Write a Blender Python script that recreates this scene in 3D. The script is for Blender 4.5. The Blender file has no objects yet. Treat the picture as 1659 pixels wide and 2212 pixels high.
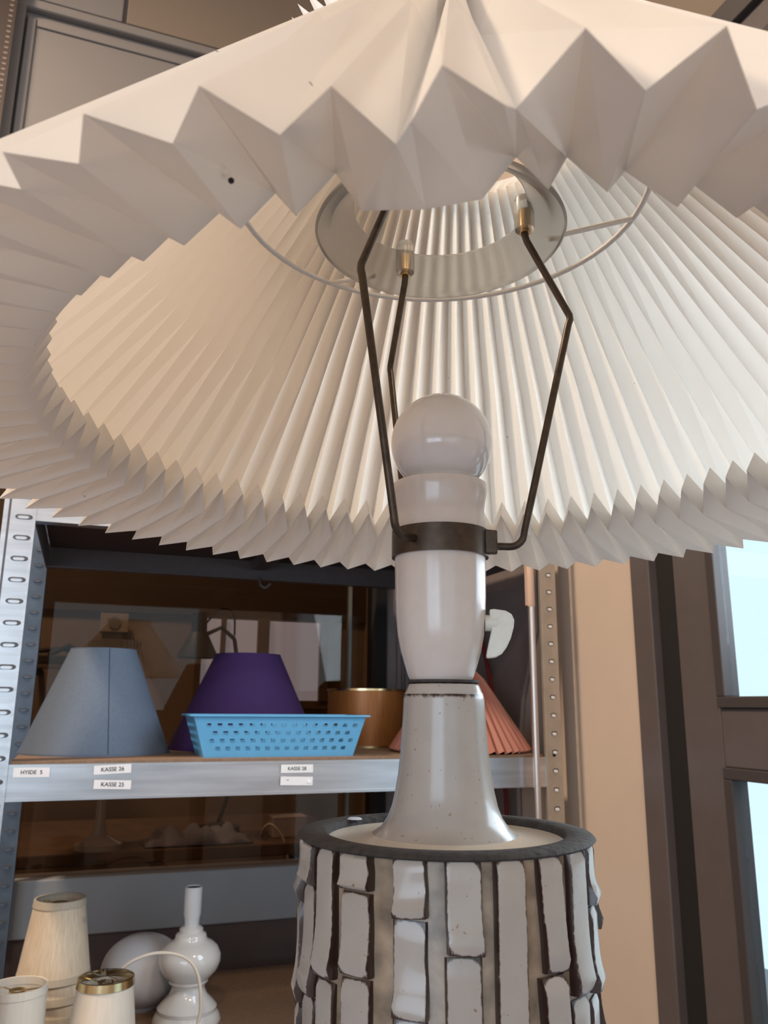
import bpy, bmesh, math, random
from math import sin, cos, pi, radians, sqrt, atan2
from mathutils import Vector, Matrix
random.seed(7)
scn = bpy.context.scene
col = scn.collection
CZ = 1.25                       # height of the photographer's lens above the floor

# ------------------------------------------------------------------ camera
W, H = 1659, 2212
FPX, PITCH, ROLL = 1750.0, radians(13.5), radians(0.5)
cd = bpy.data.cameras.new('camera')
cam = bpy.data.objects.new('camera', cd); col.objects.link(cam)
cd.sensor_fit = 'VERTICAL'; cd.sensor_height = 36.0; cd.lens = FPX / H * 36.0
cd.clip_start = 0.01; cd.clip_end = 60
fw = Vector((0, cos(PITCH), sin(PITCH))); up = Vector((0, -sin(PITCH), cos(PITCH))); rt = Vector((1, 0, 0))
R_ = rt * cos(ROLL) + up * sin(ROLL); U_ = up * cos(ROLL) - rt * sin(ROLL)
cam.matrix_world = Matrix(((R_.x, U_.x, -fw.x, 0), (R_.y, U_.y, -fw.y, 0), (R_.z, U_.z, -fw.z, CZ), (0, 0, 0, 1)))
cd.dof.use_dof = True; cd.dof.focus_distance = 0.37; cd.dof.aperture_fstop = cd.lens / 1000 / 0.00085
scn.camera = cam

# ------------------------------------------------------------------ view + world + lights
vs = scn.view_settings
vs.view_transform = 'Standard'; vs.look = 'None'; vs.gamma = 1.0; vs.use_curve_mapping = False
vs.exposure = 0.10
scn.cycles.use_denoising = True
scn.cycles.max_bounces = 6; scn.cycles.diffuse_bounces = 3; scn.cycles.glossy_bounces = 3; scn.cycles.transmission_bounces = 5; scn.cycles.transparent_max_bounces = 8
scn.cycles.caustics_reflective = False; scn.cycles.caustics_refractive = False
scn.cycles.adaptive_threshold = 0.07
scn.cycles.sample_clamp_indirect = 6.0
world = bpy.data.worlds.new('sky'); scn.world = world; world.use_nodes = True
wb = world.node_tree.nodes['Background']; wb.inputs[0].default_value = (0.76, 0.91, 1.0, 1); wb.inputs[1].default_value = 1.15

PSI = radians(20.0)             # the shelf wall is turned 20 degrees to the view
E1 = Vector((cos(PSI), sin(PSI), 0)); E2 = Vector((-sin(PSI), cos(PSI), 0))
O = Vector((-0.5059, 1.1486, CZ))
def S(s, o, z):                 # along the shelf, away from its front, up from lens height
    return O + E1 * s + E2 * o + Vector((0, 0, z))

def area(name, loc, target, sx, sy, power, color, spread=180):
    l = bpy.data.lights.new(name, 'AREA'); l.shape = 'RECTANGLE'; l.size = sx; l.size_y = sy
    l.energy = power; l.color = color; l.spread = radians(spread)
    o = bpy.data.objects.new(name, l); col.objects.link(o); o.location = loc
    o.rotation_euler = (Vector(target) - Vector(loc)).to_track_quat('-Z', 'Y').to_euler()
    return o
area('window_daylight', (-0.9, -2.0, CZ + 0.2), (0.1, 1.0, CZ + 0.1), 1.4, 1.3, 21, (0.62, 0.79, 1.0))
area('door_daylight', S(1.0, -0.78, 0.52), S(0.0, -0.78, 0.30), 0.85, 0.85, 16, (0.86, 0.92, 1.0))
LAMPC = (1.0, 0.78, 0.57)
area('back_room_fill', S(-0.3, 1.25, 1.6), S(-0.1, 1.6, 0.2), 0.3, 0.3, 14, (1.0, 0.76, 0.52))  # fill light added to warm the far wall behind the glass
area('ceiling_lamp_left', (-1.15, 0.60, CZ + 1.75), (-0.4, 0.55, CZ), 0.2, 0.2, 42, LAMPC)
area('ceiling_lamp_right', (0.85, -0.3, CZ + 1.9), (0.85, -0.3, 0), 0.16, 0.16, 11, LAMPC)
area('ceiling_lamp_rear', (-0.1, -1.3, CZ + 1.9), (-0.1, -1.3, 0), 0.16, 0.16, 21, LAMPC)

# ------------------------------------------------------------------ materials
def nodes_of(name):
    m = bpy.data.materials.new(name); m.use_nodes = True
    nt = m.node_tree; return m, nt, nt.nodes, nt.links, nt.nodes['Principled BSDF']
def mat(name, c, rough=0.5, metal=0.0, noise=0.0, scale=40.0, spec=0.5, coat=0.0, bump=0.0, stretch=None):
    m, nt, N, L, b = nodes_of(name)
    b.inputs['Base Color'].default_value = (*c, 1); b.inputs['Roughness'].default_value = rough
    b.inputs['Metallic'].default_value = metal; b.inputs['Specular IOR Level'].default_value = spec
    b.inputs['Coat Weight'].default_value = coat; b.inputs['Coat Roughness'].default_value = 0.08
    if noise or bump:
        tc = N.new('ShaderNodeTexCoord'); mp = N.new('ShaderNodeMapping'); L.new(tc.outputs['Object'], mp.inputs[0])
        if stretch: mp.inputs['Scale'].default_value = stretch
        n = N.new('ShaderNodeTexNoise'); n.inputs['Scale'].default_value = scale; n.inputs['Detail'].default_value = 5
        L.new(mp.outputs[0], n.inputs['Vector'])
        if noise:
            r = N.new('ShaderNodeMapRange'); r.inputs[1].default_value = 0.25; r.inputs[2].default_value = 0.75
            r.inputs[3].default_value = 1 - noise; r.inputs[4].default_value = 1 + noise
            L.new(n.outputs[0], r.inputs[0])
            mx = N.new('ShaderNodeMix'); mx.data_type = 'RGBA'; mx.blend_type = 'MULTIPLY'; mx.inputs[0].default_value = 1
            mx.inputs[6].default_value = (*c, 1); L.new(r.outputs[0], mx.inputs[7]); L.new(mx.outputs[2], b.inputs['Base Color'])
        if bump:
            bp = N.new('ShaderNodeBump'); bp.inputs['Strength'].default_value = bump; bp.inputs['Distance'].default_value = 0.002
            L.new(n.outputs[0], bp.inputs['Height']); L.new(bp.outputs[0], b.inputs['Normal'])
    return m
def schlick(N, L, f0, f90=1.0):
    lw = N.new('ShaderNodeLayerWeight'); lw.inputs[0].default_value = 0.5
    p = N.new('ShaderNodeMath'); p.operation = 'POWER'; p.inputs[1].default_value = 5.0; L.new(lw.outputs['Facing'], p.inputs[0])
    m = N.new('ShaderNodeMath'); m.operation = 'MULTIPLY_ADD'; m.inputs[1].default_value = f90 - f0; m.inputs[2].default_value = f0
    L.new(p.outputs[0], m.inputs[0]); return m
def paper_mat(name, c, trans, tcol, rough=0.3, gloss=0.08, speck=True):
    m, nt, N, L, b = nodes_of(name); N.remove(b)
    out = N['Material Output']
    d = N.new('ShaderNodeBsdfDiffuse'); t = N.new('ShaderNodeBsdfTranslucent'); g = N.new('ShaderNodeBsdfGlossy')
    g.inputs['Roughness'].default_value = rough
    d.inputs[0].default_value = (*c, 1); t.inputs[0].default_value = (*tcol, 1)
    if speck:
        tc = N.new('ShaderNodeTexCoord'); v = N.new('ShaderNodeTexVoronoi'); v.inputs['Scale'].default_value = 55
        L.new(tc.outputs['Object'], v.inputs['Vector'])
        lt = N.new('ShaderNodeMath'); lt.operation = 'LESS_THAN'; lt.inputs[1].default_value = 0.035; L.new(v.outputs['Distance'], lt.inputs[0])
        sp = N.new('ShaderNodeSeparateColor'); L.new(v.outputs['Color'], sp.inputs[0])
        g2 = N.new('ShaderNodeMath'); g2.operation = 'GREATER_THAN'; g2.inputs[1].default_value = 0.72; L.new(sp.outputs[0], g2.inputs[0])
        mu = N.new('ShaderNodeMath'); mu.operation = 'MULTIPLY'; L.new(lt.outputs[0], mu.inputs[0]); L.new(g2.outputs[0], mu.inputs[1])
        mx = N.new('ShaderNodeMix'); mx.data_type = 'RGBA'; mx.inputs[6].default_value = (*c, 1); mx.inputs[7].default_value = (0.25, 0.2, 0.16, 1)
        L.new(mu.outputs[0], mx.inputs[0]); L.new(mx.outputs[2], d.inputs[0])
    a = N.new('ShaderNodeMixShader'); a.inputs[0].default_value = trans; L.new(d.outputs[0], a.inputs[1]); L.new(t.outputs[0], a.inputs[2])
    fr = schlick(N, L, 0.05, 0.55)
    k = N.new('ShaderNodeMixShader'); L.new(fr.outputs[0], k.inputs[0]); L.new(a.outputs[0], k.inputs[1]); L.new(g.outputs[0], k.inputs[2])
    L.new(k.outputs[0], out.inputs[0])
    return m
def glass_mat(name, tint, ior=1.5, rough=0.0, refl=1.0):
    m, nt, N, L, b = nodes_of(name); N.remove(b); out = N['Material Output']
    t = N.new('ShaderNodeBsdfTransparent'); t.inputs[0].default_value = (*tint, 1)
    g = N.new('ShaderNodeBsdfGlossy'); g.inputs['Roughness'].default_value = rough; g.inputs[0].default_value = (refl, refl, refl, 1)
    fr = schlick(N, L, ((ior - 1) / (ior + 1)) ** 2, 1.0)
    k = N.new('ShaderNodeMixShader'); L.new(fr.outputs[0], k.inputs[0]); L.new(t.outputs[0], k.inputs[1]); L.new(g.outputs[0], k.inputs[2])
    L.new(k.outputs[0], out.inputs[0]); return m
def emit_mat(name, c, s):
    m, nt, N, L, b = nodes_of(name)
    b.inputs['Base Color'].default_value = (*c, 1); b.inputs['Emission Color'].default_value = (*c, 1); b.inputs['Emission Strength'].default_value = s
    return m

# glaze that breaks dark brown along the edges of the clay slabs (attribute 'rim' = metres to the nearest edge)
def glaze_mat(name, body, speckle):
    m, nt, N, L, b = nodes_of(name)
    tc = N.new('ShaderNodeTexCoord')
    n1 = N.new('ShaderNodeTexNoise'); n1.inputs['Scale'].default_value = 420; n1.inputs['Detail'].default_value = 3
    n2 = N.new('ShaderNodeTexNoise'); n2.inputs['Scale'].default_value = 70; n2.inputs['Detail'].default_value = 4
    n3 = N.new('ShaderNodeTexNoise'); n3.inputs['Scale'].default_value = 520; n3.inputs['Detail'].default_value = 2
    for n in (n1, n2, n3): L.new(tc.outputs['Object'], n.inputs['Vector'])
    at = N.new('ShaderNodeAttribute'); at.attribute_name = 'rim'
    ad = N.new('ShaderNodeMath'); ad.operation = 'MULTIPLY_ADD'; ad.inputs[1].default_value = 0.0011; ad.inputs[2].default_value = -0.00055
    L.new(n1.outputs[0], ad.inputs[0])
    su = N.new('ShaderNodeMath'); su.operation = 'ADD'; L.new(at.outputs['Fac'], su.inputs[0]); L.new(ad.outputs[0], su.inputs[1])
    cr = N.new('ShaderNodeMapRange'); cr.interpolation_type = 'SMOOTHSTEP'
    cr.inputs[1].default_value = 0.0007; cr.inputs[2].default_value = 0.0012; cr.inputs[3].default_value = 0; cr.inputs[4].default_value = 1
    L.new(su.outputs[0], cr.inputs[0])
    tone = N.new('ShaderNodeMix'); tone.data_type = 'RGBA'; tone.inputs[6].default_value = (*[c * 0.80 for c in body], 1); tone.inputs[7].default_value = (*body, 1)
    L.new(n2.outputs[0], tone.inputs[0])
    sr = N.new('ShaderNodeMapRange'); sr.inputs[1].default_value = speckle; sr.inputs[2].default_value = speckle + 0.06
    L.new(n3.outputs[0], sr.inputs[0])
    sp = N.new('ShaderNodeMix'); sp.data_type = 'RGBA'; sp.inputs[7].default_value = (0.30, 0.19, 0.12, 1)
    L.new(sr.outputs[0], sp.inputs[0]); L.new(tone.outputs[2], sp.inputs[6])
    mx = N.new('ShaderNodeMix'); mx.data_type = 'RGBA'; mx.inputs[6].default_value = (0.042, 0.02, 0.014, 1)
    L.new(cr.outputs[0], mx.inputs[0]); L.new(sp.outputs[2], mx.inputs[7]); L.new(mx.outputs[2], b.inputs['Base Color'])
    b.inputs['Roughness'].default_value = 0.26; b.inputs['Coat Weight'].default_value = 0.22; b.inputs['Coat Roughness'].default_value = 0.05
    bp = N.new('ShaderNodeBump'); bp.inputs['Strength'].default_value = 0.18; bp.inputs['Distance'].default_value = 0.0006
    L.new(n2.outputs[0], bp.inputs['Height']); L.new(bp.outputs[0], b.inputs['Normal'])
    return m

M = dict(
 paper=paper_mat('laminated_paper', (0.90, 0.865, 0.82), 0.36, (0.95, 0.885, 0.81), 0.20),
 glaze=glaze_mat('white_stoneware_glaze', (0.49, 0.435, 0.38), 0.70),
 glaze_neck=glaze_mat('neck_glaze', (0.48, 0.435, 0.39), 0.69),
 clay=mat('dark_clay', (0.046, 0.039, 0.035), 0.8, noise=0.4, scale=300, bump=0.5),
 core=mat('brown_glaze_core', (0.30, 0.225, 0.155), 0.3, noise=0.5, scale=110),
 socket=mat('cream_socket_plastic', (0.66, 0.585, 0.53), 0.22, noise=0.03, scale=200, coat=0.3),
 keyp=mat('switch_plastic', (0.74, 0.72, 0.63), 0.35, noise=0.05, scale=300),
 bulb=mat('opal_bulb_glass', (0.80, 0.76, 0.74), 0.12, coat=0.6),
 bronze=mat('dark_bronze_rod', (0.075, 0.055, 0.04), 0.38, 0.7, noise=0.3, scale=200),
 brass=mat('brass', (0.75, 0.52, 0.25), 0.25, 1.0),
 whitewire=mat('white_coated_wire', (0.80, 0.77, 0.72), 0.4),
 galv=mat('galvanised_steel', (0.62, 0.64, 0.68), 0.30, 0.95, noise=0.20, scale=26, stretch=(0.25, 1, 3)),
 galv_tan=mat('galvanised_steel_dull', (0.52, 0.47, 0.41), 0.42, 0.6, noise=0.12, scale=40),
 tab=mat('white_glint_and_blob', (0.92, 0.93, 0.95), 0.45, 0.2),  # white stands in for light at the right post's slots; also the tape blob
 galv_shaded=mat('shaded_galvanised_steel', (0.105, 0.135, 0.175), 0.4, 0.6, noise=0.2, scale=30),  # rear post: same galvanised steel, its shade put into the colour
 bench=mat('cool_bounce_bench_top', (0.19, 0.20, 0.26), 0.5, noise=0.03, scale=20),  # unseen bench top, tinted blue to bounce cool light up at the cuff
 slot=mat('slot_shadow_steel', (0.10, 0.10, 0.11), 0.5, 0.5),
 board=mat('chipboard', (0.22, 0.135, 0.085), 0.7, noise=0.25, scale=260),
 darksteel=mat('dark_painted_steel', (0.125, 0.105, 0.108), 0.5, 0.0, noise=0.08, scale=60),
 wall_tan=mat('tan_plaster', (0.61, 0.495, 0.405), 0.85, noise=0.04, scale=6, bump=0.05),
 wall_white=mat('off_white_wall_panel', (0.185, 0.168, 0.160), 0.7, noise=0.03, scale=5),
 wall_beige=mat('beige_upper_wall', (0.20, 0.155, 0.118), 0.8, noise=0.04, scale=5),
 white_panel=mat('white_sill_panel', (0.30, 0.31, 0.325), 0.45, noise=0.03, scale=20),
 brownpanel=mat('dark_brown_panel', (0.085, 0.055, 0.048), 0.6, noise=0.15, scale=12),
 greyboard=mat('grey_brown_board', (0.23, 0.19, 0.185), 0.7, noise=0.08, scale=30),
 doorframe=mat('brown_lacquered_frame', (0.105, 0.086, 0.083), 0.45, noise=0.06, scale=30),
 doordark=mat('dark_glazing_bead', (0.05, 0.04, 0.039), 0.6),
 gasket=mat('black_rubber_gap', (0.008, 0.006, 0.006), 0.8),
 glass=glass_mat('window_glass', (0.93, 0.98, 1.0)),
 darkglass=glass_mat('tinted_partition_glass', (0.62, 0.55, 0.50), 1.34),
 floor=mat('grey_floor', (0.26, 0.255, 0.28), 0.6, noise=0.1, scale=8),
 ceil=mat('ceiling_paint', (0.62, 0.58, 0.54), 0.9),
 blue=mat('blue_grey_fabric', (0.105, 0.14, 0.20), 0.8, noise=0.10, scale=500, stretch=(1, 1, 0.1)),
 bluein=mat('shade_lining', (0.6, 0.58, 0.55), 0.8),
 purple=mat('purple_fabric', (0.042, 0.013, 0.092), 0.85, noise=0.10, scale=500),
 amber=mat('amber_woven_drum', (0.32, 0.125, 0.035), 0.38, 0.35, noise=0.25, scale=900, stretch=(1, 1, 0.03)),
 gold=mat('gold_trim', (0.75, 0.58, 0.32), 0.25, 1.0),
 coral=paper_mat('coral_paper', (0.42, 0.15, 0.105), 0.15, (0.6, 0.2, 0.1), 0.5, speck=False),
 basket=mat('light_blue_plastic', (0.125, 0.39, 0.64), 0.35, noise=0.03, scale=60),
 label=mat('white_label_tape', (0.78, 0.76, 0.76), 0.5),
 ink=mat('black_print', (0.02, 0.02, 0.02), 0.6),
 cream=mat('cream_silk', (0.66, 0.55, 0.42), 0.55, noise=0.13, scale=300, stretch=(1, 1, 0.04)),
 creamtrim=mat('cream_trim', (0.50, 0.44, 0.35), 0.7, noise=0.08, scale=300),
 ivory=mat('ivory_satin', (0.74, 0.67, 0.58), 0.35, noise=0.06, scale=200, stretch=(1, 1, 0.06)),
 foil=glass_mat('clear_plastic_wrap', (0.95, 0.95, 0.95), 1.4, 0.12),
 porcelain=mat('white_porcelain', (0.72, 0.71, 0.70), 0.12, coat=0.6),
 opal=mat('frosted_opal_glass', (0.62, 0.63, 0.68), 0.55),
 whitemetal=mat('white_enamel_socket', (0.72, 0.73, 0.75), 0.3),
 blackin=mat('black_bakelite', (0.01, 0.01, 0.012), 0.5),
 cord=mat('cream_cable', (0.74, 0.66, 0.56), 0.5),
 redcord=mat('dark_red_strap', (0.16, 0.006, 0.010), 0.7),
 pipe=mat('steel_pipe', (0.66, 0.60, 0.58), 0.28, 0.85),
 roomwall=mat('back_room_plaster', (0.34, 0.25, 0.17), 0.9, noise=0.05, scale=4),
 roomhead=mat('back_room_header', (0.11, 0.075, 0.05), 0.8, noise=0.1, scale=8),
 roomwood=mat('back_room_wood', (0.20, 0.13, 0.08), 0.6, noise=0.2, scale=20),
 roompane=emit_mat('window_reflection_glow', (0.62, 0.66, 0.82), 0.42),
 roomdark=mat('back_room_dark', (0.05, 0.038, 0.033), 0.7),
 roomlamp=mat('grey_lamp_metal', (0.05, 0.04, 0.036), 0.5),
 tape=mat('beige_tape', (0.60, 0.42, 0.32), 0.6),
)
def plastic_ring_mat():
    m, nt, N, L, b = nodes_of('clear_plastic'); 
    b.inputs['Base Color'].default_value = (0.93, 0.89, 0.82, 1); b.inputs['Roughness'].default_value = 0.30
    b.inputs['Transmission Weight'].default_value = 0.80; b.inputs['IOR'].default_value = 1.25
    return m
M['clear'] = plastic_ring_mat()

# ------------------------------------------------------------------ mesh helpers
class MB:
    def __init__(s): s.v = []; s.f = []; s.rim = None
    def add(s, v, f):
        k = len(s.v); s.v += [tuple(p) for p in v]; s.f += [tuple(i + k for i in q) for q in f]; return s
    def box(s, x0, x1, y0, y1, z0, z1):
        v = [(x0, y0, z0), (x1, y0, z0), (x1, y1, z0), (x0, y1, z0), (x0, y0, z1), (x1, y0, z1), (x1, y1, z1), (x0, y1, z1)]
        return s.add(v, [(0, 3, 2, 1), (4, 5, 6, 7), (0, 1, 5, 4), (1, 2, 6, 5), (2, 3, 7, 6), (3, 0, 4, 7)])
    def lathe(s, prof, seg=64, c=(0, 0), close=False):
        n = len(prof); v = []; f = []
        for i in range(seg):
            a = 2 * pi * i / seg
            for r, z in prof: v.append((c[0] + r * cos(a), c[1] + r * sin(a), z))
        for i in range(seg):
            j = (i + 1) % seg
            for k in range(n if close else n - 1):
                k2 = (k + 1) % n
                f.append((i * n + k, j * n + k, j * n + k2, i * n + k2))
        return s.add(v, f)
    def tube(s, pts, r, seg=10, caps=True, closed=False):
        P = [Vector(p) for p in pts]; n = len(P); v = []; f = []
        prev = None
        for i, p in enumerate(P):
            if closed: t = (P[(i + 1) % n] - P[i - 1]).normalized()
            else: t = ((P[min(i + 1, n - 1)] - P[max(i - 1, 0)])).normalized()
            if prev is None:
                a = t.orthogonal().normalized()
            else:
                a = (prev - t * prev.dot(t)); a = a.normalized() if a.length > 1e-6 else t.orthogonal().normalized()
            prev = a; b = t.cross(a)
            rr = r[i] if isinstance(r, (list, tuple)) else r
            for k in range(seg):
                q = 2 * pi * k / seg; v.append(p + (a * cos(q) + b * sin(q)) * rr)
        m = n if closed else n - 1
        for i in range(m):
            j = (i + 1) % n
            for k in range(seg):
                k2 = (k + 1) % seg
                f.append((i * seg + k, i * seg + k2, j * seg + k2, j * seg + k))
        if caps and not closed:
            f.append(tuple(reversed(range(seg)))); f.append(tuple((n - 1) * seg + k for k in range(seg)))
        return s.add(v, f)
    def prism(s, poly, fn0, fn1):      # poly of 2-D points mapped by two functions to 3-D
        n = len(poly); v = [fn0(p) for p in poly] + [fn1(p) for p in poly]
        f = [tuple(range(n)), tuple(reversed(range(n, 2 * n)))] + [(i, i + n, (i + 1) % n + n, (i + 1) % n) for i in range(n)]
        return s.add(v, f)
    def build(s, name, m, parent=None, smooth=None, bevel=0, loc=None, solid=0):
        me = bpy.data.meshes.new(name); me.from_pydata(s.v, [], s.f)
        bm = bmesh.new(); bm.from_mesh(me)
        if not solid: bmesh.ops.recalc_face_normals(bm, faces=bm.faces)
        bm.to_mesh(me); bm.free()
        if s.rim is not None:
            at = me.attributes.new('rim', 'FLOAT', 'POINT')
            for i, x in enumerate(s.rim): at.data[i].value = x
        me.materials.append(m if not isinstance(m, str) else M[m])
        o = bpy.data.objects.new(name, me); col.objects.link(o)
        if parent: o.parent = parent
        if loc is not None: o.location = loc
        if bevel:
            b = o.modifiers.new('bevel', 'BEVEL'); b.width = bevel; b.segments = 2; b.limit_method = 'ANGLE'
        if solid:
            b = o.modifiers.new('solid', 'SOLIDIFY'); b.thickness = solid; b.offset = 0
        if smooth is not None:
            me.shade_smooth(); 
            try: me.set_sharp_from_angle(angle=radians(smooth))
            except Exception: pass
        return o
def tag(o, label=None, cat=None, group=None, kind=None):
    if label: o['label'] = label
    if cat: o['category'] = cat
    if group: o['group'] = group
    if kind: o['kind'] = kind
    return o
def thing(name, label, cat, loc=(0, 0, 0), rz=0, group=None):
    o = bpy.data.objects.new(name, None); col.objects.link(o); o.location = loc; o.rotation_euler = (0, 0, rz)
    o.empty_display_size = 0.05
    return tag(o, label, cat, group)
def sempty(name, kind='structure', loc=None):
    o = bpy.data.objects.new(name, None); col.objects.link(o); o.location = O if loc is None else loc; o.rotation_euler = (0, 0, PSI)
    o['kind'] = kind; return o
def smoothpath(pts, n=6, closed=False):      # Catmull-Rom
    P = [Vector(p) for p in pts]; out = []
    m = len(P)
    for i in range(m if closed else m - 1):
        p0 = P[(i - 1) % m] if (closed or i) else P[0]; p1 = P[i]; p2 = P[(i + 1) % m]; p3 = P[(i + 2) % m] if (closed or i + 2 < m) else P[-1]
        for k in range(n):
            t = k / n
            out.append(0.5 * ((2 * p1) + (-p0 + p2) * t + (2 * p0 - 5 * p1 + 4 * p2 - p3) * t * t + (-p0 + 3 * p1 - 3 * p2 + p3) * t ** 3))
    if not closed: out.append(P[-1])
    return out

# ================================================================== THE ROOM
# all in the shelf frame: x along the back wall, y away from the shelf front, z from lens height
GZ = -CZ
tag(MB().box(-3.2, 3.4, -4.2, 2.6, GZ - 0.05, GZ).build('floor', 'floor', loc=O), kind='structure').rotation_euler = (0, 0, PSI)
tag(MB().box(-3.2, 3.4, -4.2, 2.6, 2.0, 2.05).build('ceiling', 'ceil', loc=O), kind='structure').rotation_euler = (0, 0, PSI)
# wall behind the shelf: low brown skirt, white sill board, glazing, white upper panels
wb_ = sempty('wall_back')
MB().box(-2.2, 0.9, 0.50, 0.56, GZ, -0.420).build('lower_panel', 'brownpanel', wb_)
MB().box(-2.2, 0.665, 0.485, 0.56, -0.418, -0.318).build('sill_board', 'white_panel', wb_, bevel=0.003)
MB().box(0.725, 0.9, 0.50, 0.56, -0.42, 0.62).build('right_panel', 'greyboard', wb_)
for x in (0.752, 0.772, 0.830): MB().box(x, x + 0.008, 0.488, 0.50, -0.42, 0.62).build('panel_batten', 'greyboard', wb_)
MB().box(0.700, 0.726, 0.49, 0.55, -0.42, 0.62).build('glazing_post', 'gasket', wb_)
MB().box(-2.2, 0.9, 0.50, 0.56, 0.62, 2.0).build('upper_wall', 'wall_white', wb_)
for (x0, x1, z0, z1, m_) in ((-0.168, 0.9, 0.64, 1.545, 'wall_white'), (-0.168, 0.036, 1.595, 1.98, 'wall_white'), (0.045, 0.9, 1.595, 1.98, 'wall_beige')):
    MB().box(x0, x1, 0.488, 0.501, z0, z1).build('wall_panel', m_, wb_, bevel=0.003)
MB().box(-2.2, 0.9, 0.478, 0.501, 1.560, 1.585).build('picture_rail', 'wall_white', wb_, bevel=0.006)
MB().box(-0.195, -0.172, 0.480, 0.501, 0.64, 1.98).build('vertical_batten', 'wall_white', wb_, bevel=0.003)
MB().box(-0.166, -0.148, 0.482, 0.4885, 0.66, 1.535).build('panel_moulding', 'wall_white', wb_, bevel=0.002)
MB().box(-0.146, 0.88, 0.482, 0.4885, 1.515, 1.535).build('panel_moulding', 'wall_white', wb_, bevel=0.002)
# glass of the partition
wg = sempty('window_1')
MB().box(-2.15, 0.645, 0.515, 0.521, -0.318, 0.62).build('pane', 'darkglass', wg)
MB().box(0.647, 0.700, 0.520, 0.526, -0.42, 0.62).build('side_pane', 'darkglass', wg)
MB().box(0.642, 0.648, 0.508, 0.53, -0.42, 0.62).build('glass_edge', mat('green_glass_edge', (0.16, 0.17, 0.15), 0.3), wg)
# left and rear walls of the workshop
wl = tag(MB().box(-2.2, -2.14, -4.2, 0.56, GZ, 2.0).build('wall_left', 'wall_tan', loc=O), kind='structure'); wl.rotation_euler = (0, 0, PSI)
# wall opposite the shelf, with the window band the daylight comes through
wf = sempty('wall_front')
MB().box(-2.2, 0.96, -3.62, -3.56, GZ, -0.55).build('wall_below_window', 'wall_tan', wf)
MB().box(-2.2, 0.96, -3.62, -3.56, 0.95, 2.0).build('wall_above_window', 'wall_tan', wf)
for x in (-2.2, -0.75, 0.84): MB().box(x, x + 0.12, -3.62, -3.56, -0.55, 0.95).build('window_post', 'wall_tan', wf)
# side wall with the glazed door
XS = 0.90
ws = sempty('wall_right')
MB().box(XS, XS + 0.06, -0.187, 0.56, GZ, 2.0).build('plaster_wall', 'wall_tan', ws)
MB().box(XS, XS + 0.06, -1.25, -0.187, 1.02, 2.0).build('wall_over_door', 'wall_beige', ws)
MB().box(XS, XS + 0.06, -4.2, -1.25, GZ, 2.0).build('plaster_wall', 'wall_tan', ws)
dr = sempty('door_1')
MB().box(XS - 0.012, XS + 0.07, -0.232, -0.187, GZ, 1.02).build('door_jamb', 'doorframe', dr, bevel=0.002)
MB().box(XS - 0.012, XS + 0.07, -1.25, -1.20, GZ, 1.02).build('door_jamb', 'doorframe', dr, bevel=0.002)
MB().box(XS - 0.012, XS + 0.07, -1.20, -0.232, 0.975, 1.02).build('door_head', 'doordark', dr, bevel=0.002)
MB().box(XS + 0.003, XS + 0.05, -0.273, -0.232, GZ, 0.975).build('rubber_seal', 'gasket', dr)
y0, y1 = -0.273, -1.19
MB().box(XS + 0.0, XS + 0.022, -0.347, y0, GZ + 0.01, 0.975).build('door_stile', 'doorframe', dr, bevel=0.002)
MB().box(XS + 0.0, XS + 0.022, y1, y1 + 0.09, GZ + 0.01, 0.975).build('door_stile', 'doorframe', dr, bevel=0.002)
for z0, z1 in ((-0.075, 0.002), (0.925, 0.975), (GZ + 0.01, GZ + 0.2)):
    MB().box(XS + 0.0, XS + 0.022, y1 + 0.09, -0.347, z0, z1).build('door_rail', 'doorframe', dr, bevel=0.002)
for z0, z1 in ((0.002, 0.925), (GZ + 0.2, -0.075)):
    ya, yb = y1 + 0.09, -0.347; w = 0.015; xa, xb = XS - 0.005, XS + 0.022
    fr_ = MB().box(xa, xb, ya, yb, z0, z0 + w).box(xa, xb, ya, yb, z1 - w, z1).box(xa, xb, ya, ya + w, z0 + w, z1 - w).box(xa, xb, yb - w, yb, z0 + w, z1 - w)
    fr_.build('glazing_bead', 'doordark', dr, bevel=0.0015)
    MB().box(XS + 0.008, XS + 0.012, ya + w, yb - w, z0 + w, z1 - w).build('glass_pane', 'glass', dr)
# grey board put in for the shade on the side wall behind the shelf
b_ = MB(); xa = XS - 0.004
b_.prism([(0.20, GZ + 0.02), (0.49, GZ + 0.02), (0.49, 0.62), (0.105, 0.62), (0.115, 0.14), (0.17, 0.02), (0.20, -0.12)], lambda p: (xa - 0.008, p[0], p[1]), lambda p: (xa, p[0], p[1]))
lb = tag(b_.build('side_wall_shade_board', 'greyboard', loc=O), 'grey-brown board standing in for shade on the side wall behind the steel shelf', 'board'); lb.rotation_euler = (0, 0, PSI)

# ---------------------------------------------------------------- the room mirrored in the glass, built as a dim room behind it
br = sempty('wall_far')
MB().box(-2.2, 1.2, 2.05, 2.11, GZ, 0.345).build('far_wall', 'roomwall', br)
MB().box(-2.2, 1.2, 2.03, 2.11, 0.345, 2.0).build('header_panel', 'roomhead', br)
MB().box(1.20, 1.26, 0.56, 2.11, GZ, 2.0).build('far_side_wall', 'roomwall', br)
MB().box(-2.26, -2.2, 0.50, 2.11, GZ, 2.0).build('far_left_wall', 'roomwall', br)
MB().box(0.90, 1.26, 0.50, 0.56, GZ, 2.0).build('near_return', 'roomwall', br)
wf2 = sempty('window_reflection')  # glowing panes stand in for windows reflected in the glass
FO = 2.03
for x0, x1 in ((0.515, 0.588), (0.607, 0.735), (0.782, 0.995)):
    MB().box(x0, x1, FO, FO + 0.012, 0.02, 0.335).build('pane', 'roompane', wf2)
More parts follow.
